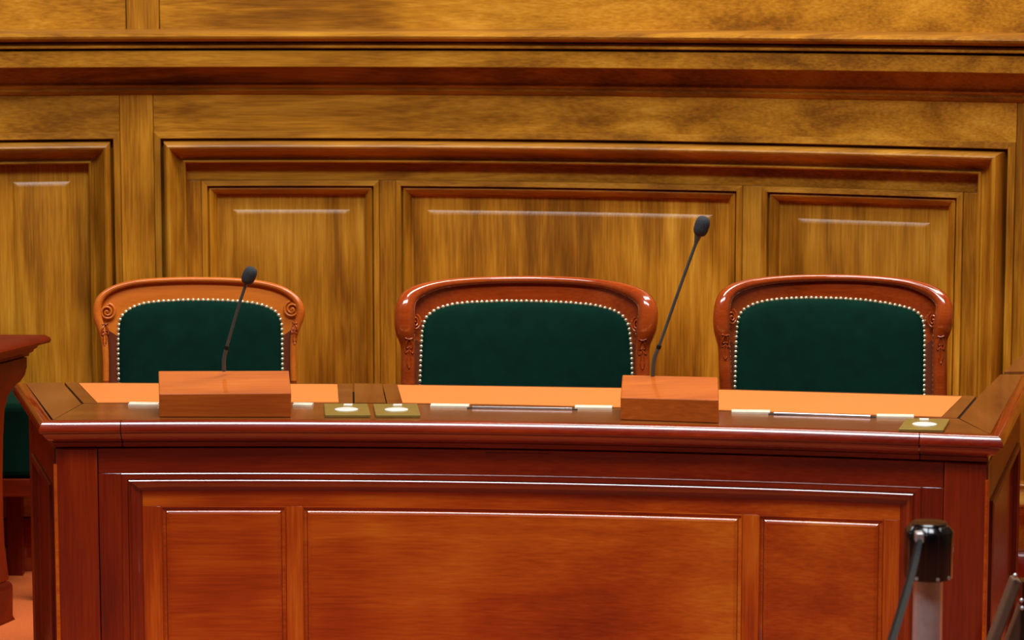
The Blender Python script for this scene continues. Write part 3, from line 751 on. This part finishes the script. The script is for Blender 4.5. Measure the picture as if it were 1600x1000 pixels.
# ================================================================== BARRIER POST IN FRONT
YS = 4.75
cS = P(1451, 860, lambda x, z: YS); cS = Vector((cS.x, YS, 0))
zct = P(1451, 821, lambda x, z: YS).z; zcb = P(1451, 903, lambda x, z: YS).z
ps = thing('barrier_post', 'satin steel barrier post with a black ribbed cap in front of the desk', 'barrier post', (cS.x, YS, 0))
rC = 39 * YS / F; rP = 23.5 * YS / F
MB().lathe([(rP, .012), (rP, zcb + .004)], cS, (0, 0, 1), 32).build('post_tube', 'steel', ps, angle=50)
MB().lathe([(.16, 0), (.16, .008), (.14, .016), (.05, .024), (rP + .004, .03)], cS, (0, 0, 1), 40).build('base_plate', 'steel', ps, angle=40)
rf = lambda q, h: 1 - .035 * (abs(math.cos(q * 5)) > .93)
H = zct - zcb
MB().lathe([(rP, 0), (rC * .97, .001), (rC, .004), (rC, H - .012), (rC * .99, H - .009)], cS + Vector((0, 0, zcb)), (0, 0, 1), 80, rf).build('cap_body', 'black', ps, angle=25)
MB().lathe([(rC * .985, H - .009), (rC * .96, H - .007), (rC * .93, H - .005), (rC * .80, H + .001), (rC * .74, H + .002)], cS + Vector((0, 0, zcb)), (0, 0, 1), 80, lambda q, h: 1 - .05 * (abs(math.cos(q * 5)) > .9)).build('cap_shoulder', 'black', ps, angle=25)
MB().lathe([(rC * .74, H), (rC * .74, H + .004), (rC * .70, H + .006), (rC * .3, H + .0065)], cS + Vector((0, 0, zcb)), (0, 0, 1), 40).build('cap_lid', 'black', ps, angle=25)
for a_ in (-2.2, -1.57 + .25, -.75):
    p = cS + Vector((math.cos(a_) * rC * .99, math.sin(a_) * rC * .99, zcb + .006))
    MB().lathe([(.0035, -.001), (.0032, .0015), (.001, .002)], p, (math.cos(a_), math.sin(a_), 0), 10).build('screw', 'steel', ps)
# belt clip and belt running down towards the viewer
a1 = P(1437, 836, lambda x, z: YS - rC - .004)
MB().box(a1.x - .008, a1.x + .006, a1.y - .012, a1.y + .010, a1.z - .012, a1.z + .006).build('belt_clip', 'steel', ps, smooth=False).modifiers.new('bevel', 'BEVEL').width = .002
bp = [P(1436, 842, lambda x, z: YS - rC - .01), P(1431, 868, lambda x, z: YS - rC - .03), P(1421, 908, lambda x, z: YS - .13), P(1407, 955, lambda x, z: YS - .2), P(1392, 1003, lambda x, z: YS - .28), P(1350, 1130, lambda x, z: YS - .5)]
bp = [Vector(p) for p in smoothc([list(p) for p in bp], 2)]
V = []
for i, p in enumerate(bp):
    wd = .0034 + .0012 * min(1, i / 8)
    for dx, dy in ((-wd, -.012), (wd, -.016), (wd * .6, .014), (-wd, .012)): V.append(p + Vector((dx, dy, 0)))
n_ = len(bp)
Fc = [[i * 4 + j, i * 4 + (j + 1) % 4, (i + 1) * 4 + (j + 1) % 4, (i + 1) * 4 + j] for i in range(n_ - 1) for j in range(4)] + [[0, 1, 2, 3], [4 * n_ - 4, 4 * n_ - 3, 4 * n_ - 2, 4 * n_ - 1]]
mk('belt', V, Fc, 'belt', ps)

# ================================================================== LEFT: NEIGHBOURING DESK AND UPHOLSTERED BENCH
nd = thing('side_desk', 'shade-darkened mahogany side desk with a curved bracket end at the left edge', 'desk', (-1.5, 7.2, 0))
tip = P(79, 531, lambda x, z: 7.42)
zS = tip.z + .008
dF = Vector((-.34, -.94)).normalized()
def ext(prof, y0, y1, name, mat, sh=0.36):
    """profile [(x, z)] seen from the hall, extruded from y0 (far) to y1 (near), sliding left as it comes nearer"""
    n = len(prof)
    V = [Vector((x, y0, z)) for x, z in prof] + [Vector((x - (y0 - y1) * sh, y1, z)) for x, z in prof]
    return mk(name, V, [list(range(n)), list(range(n, 2 * n))] + [[i, (i + 1) % n, n + (i + 1) % n, n + i] for i in range(n)], mat, nd, angle=40)
Yn = 7.42
def Q(px_, py_): 
    p = P(px_, py_, lambda x, z: Yn); return (p.x, p.z)
far = -1.95
tl = [Q(78, 527), Q(80, 531), Q(78, 535), Q(66, 538), Q(60, 538.5)]
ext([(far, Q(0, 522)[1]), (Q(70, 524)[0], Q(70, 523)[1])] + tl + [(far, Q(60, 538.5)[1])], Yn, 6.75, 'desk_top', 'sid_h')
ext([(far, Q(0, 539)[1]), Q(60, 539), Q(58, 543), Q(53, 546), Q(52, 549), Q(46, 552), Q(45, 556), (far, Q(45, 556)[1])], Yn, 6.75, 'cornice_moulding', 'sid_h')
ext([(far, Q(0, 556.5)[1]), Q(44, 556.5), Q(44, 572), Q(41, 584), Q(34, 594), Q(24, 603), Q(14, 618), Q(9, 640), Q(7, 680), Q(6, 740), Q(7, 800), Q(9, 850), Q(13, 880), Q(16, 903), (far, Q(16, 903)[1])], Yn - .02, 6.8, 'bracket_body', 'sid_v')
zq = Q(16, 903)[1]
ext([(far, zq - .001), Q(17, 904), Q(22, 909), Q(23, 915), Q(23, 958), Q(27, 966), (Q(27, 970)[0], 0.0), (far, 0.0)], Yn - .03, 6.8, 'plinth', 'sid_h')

bn = thing('upholstered_bench', 'green upholstered bench seat with red wood rail behind the left side desk', 'bench', (-1.75, 7.75, 0))
Yb = 7.60
zq1 = P(30, 632, lambda x, z: Yb).z; zq2 = P(30, 748, lambda x, z: Yb).z; zq3 = P(30, 776, lambda x, z: Yb).z
xr = P(60, 700, lambda x, z: Yb).x
def rbox(nm, b, m_, w_):
    o = MB().box(*b).build(nm, m_, bn, smooth=False); md = o.modifiers.new('bevel', 'BEVEL'); md.width = w_; md.segments = 3; return o
rbox('seat_cushion', (-2.2, xr, Yb, SW(xr) - .05, zq2, zq1), 'velvet', .02)
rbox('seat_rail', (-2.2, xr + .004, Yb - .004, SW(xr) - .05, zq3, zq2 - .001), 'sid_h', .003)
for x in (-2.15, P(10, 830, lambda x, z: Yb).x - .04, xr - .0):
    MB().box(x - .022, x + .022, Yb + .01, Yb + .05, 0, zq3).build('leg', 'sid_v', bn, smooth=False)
    MB().box(x - .022, x + .022, SW(xr) - .10, SW(xr) - .06, 0, zq3).build('leg', 'sid_v', bn, smooth=False)

# ================================================================== RIGHT FOREGROUND: SLOPING HANDRAIL
hr = thing('handrail', 'sloping dull brown wooden handrail with metal bolts at the lower right edge', 'handrail', (1.0, 5.2, 0))
YH = 5.25
fS = lambda o: (lambda x, z: YH + o)
for (xa, ya, xb, yb2, o, hw_) in ((1548, 1010, 1588, 903, 0, .010), (1578, 1010, 1606, 935, .03, .012)):
    a_ = P(xa, ya, fS(o)); b_ = P(xb, yb2, fS(o)); d = (b_ - a_).normalized(); n = Vector((d.z, 0, -d.x)); a_ = a_ - d * .35
    V = []
    for p in (a_, b_):
        for s, t in ((-1, -1), (1, -1), (1, 1), (-1, 1)): V.append(p + n * hw_ * s + Vector((0, .02 * t, 0)))
    ob = mk('rail', V, [(0, 1, 2, 3), (4, 5, 6, 7), (0, 1, 5, 4), (1, 2, 6, 5), (2, 3, 7, 6), (3, 0, 4, 7)], 'rail', hr, smooth=False)
    md = ob.modifiers.new('bevel', 'BEVEL'); md.width = .005; md.segments = 3
p_ = P(1610, 945, fS(.02))
MB().box(p_.x - .02, p_.x + .05, YH, YH + .04, 0.0, p_.z + .05).build('bracket_post', 'black', hr, smooth=False)
for (bx_, by_) in ((1586, 899), (1596, 938), (1597, 950)):
    p = P(bx_, by_, fS(-.022)); MB().lathe([(.0045, 0), (.004, .003), (.0015, .005)], p, (0, -1, 0), 12).build('bolt', 'steel', hr, angle=60)
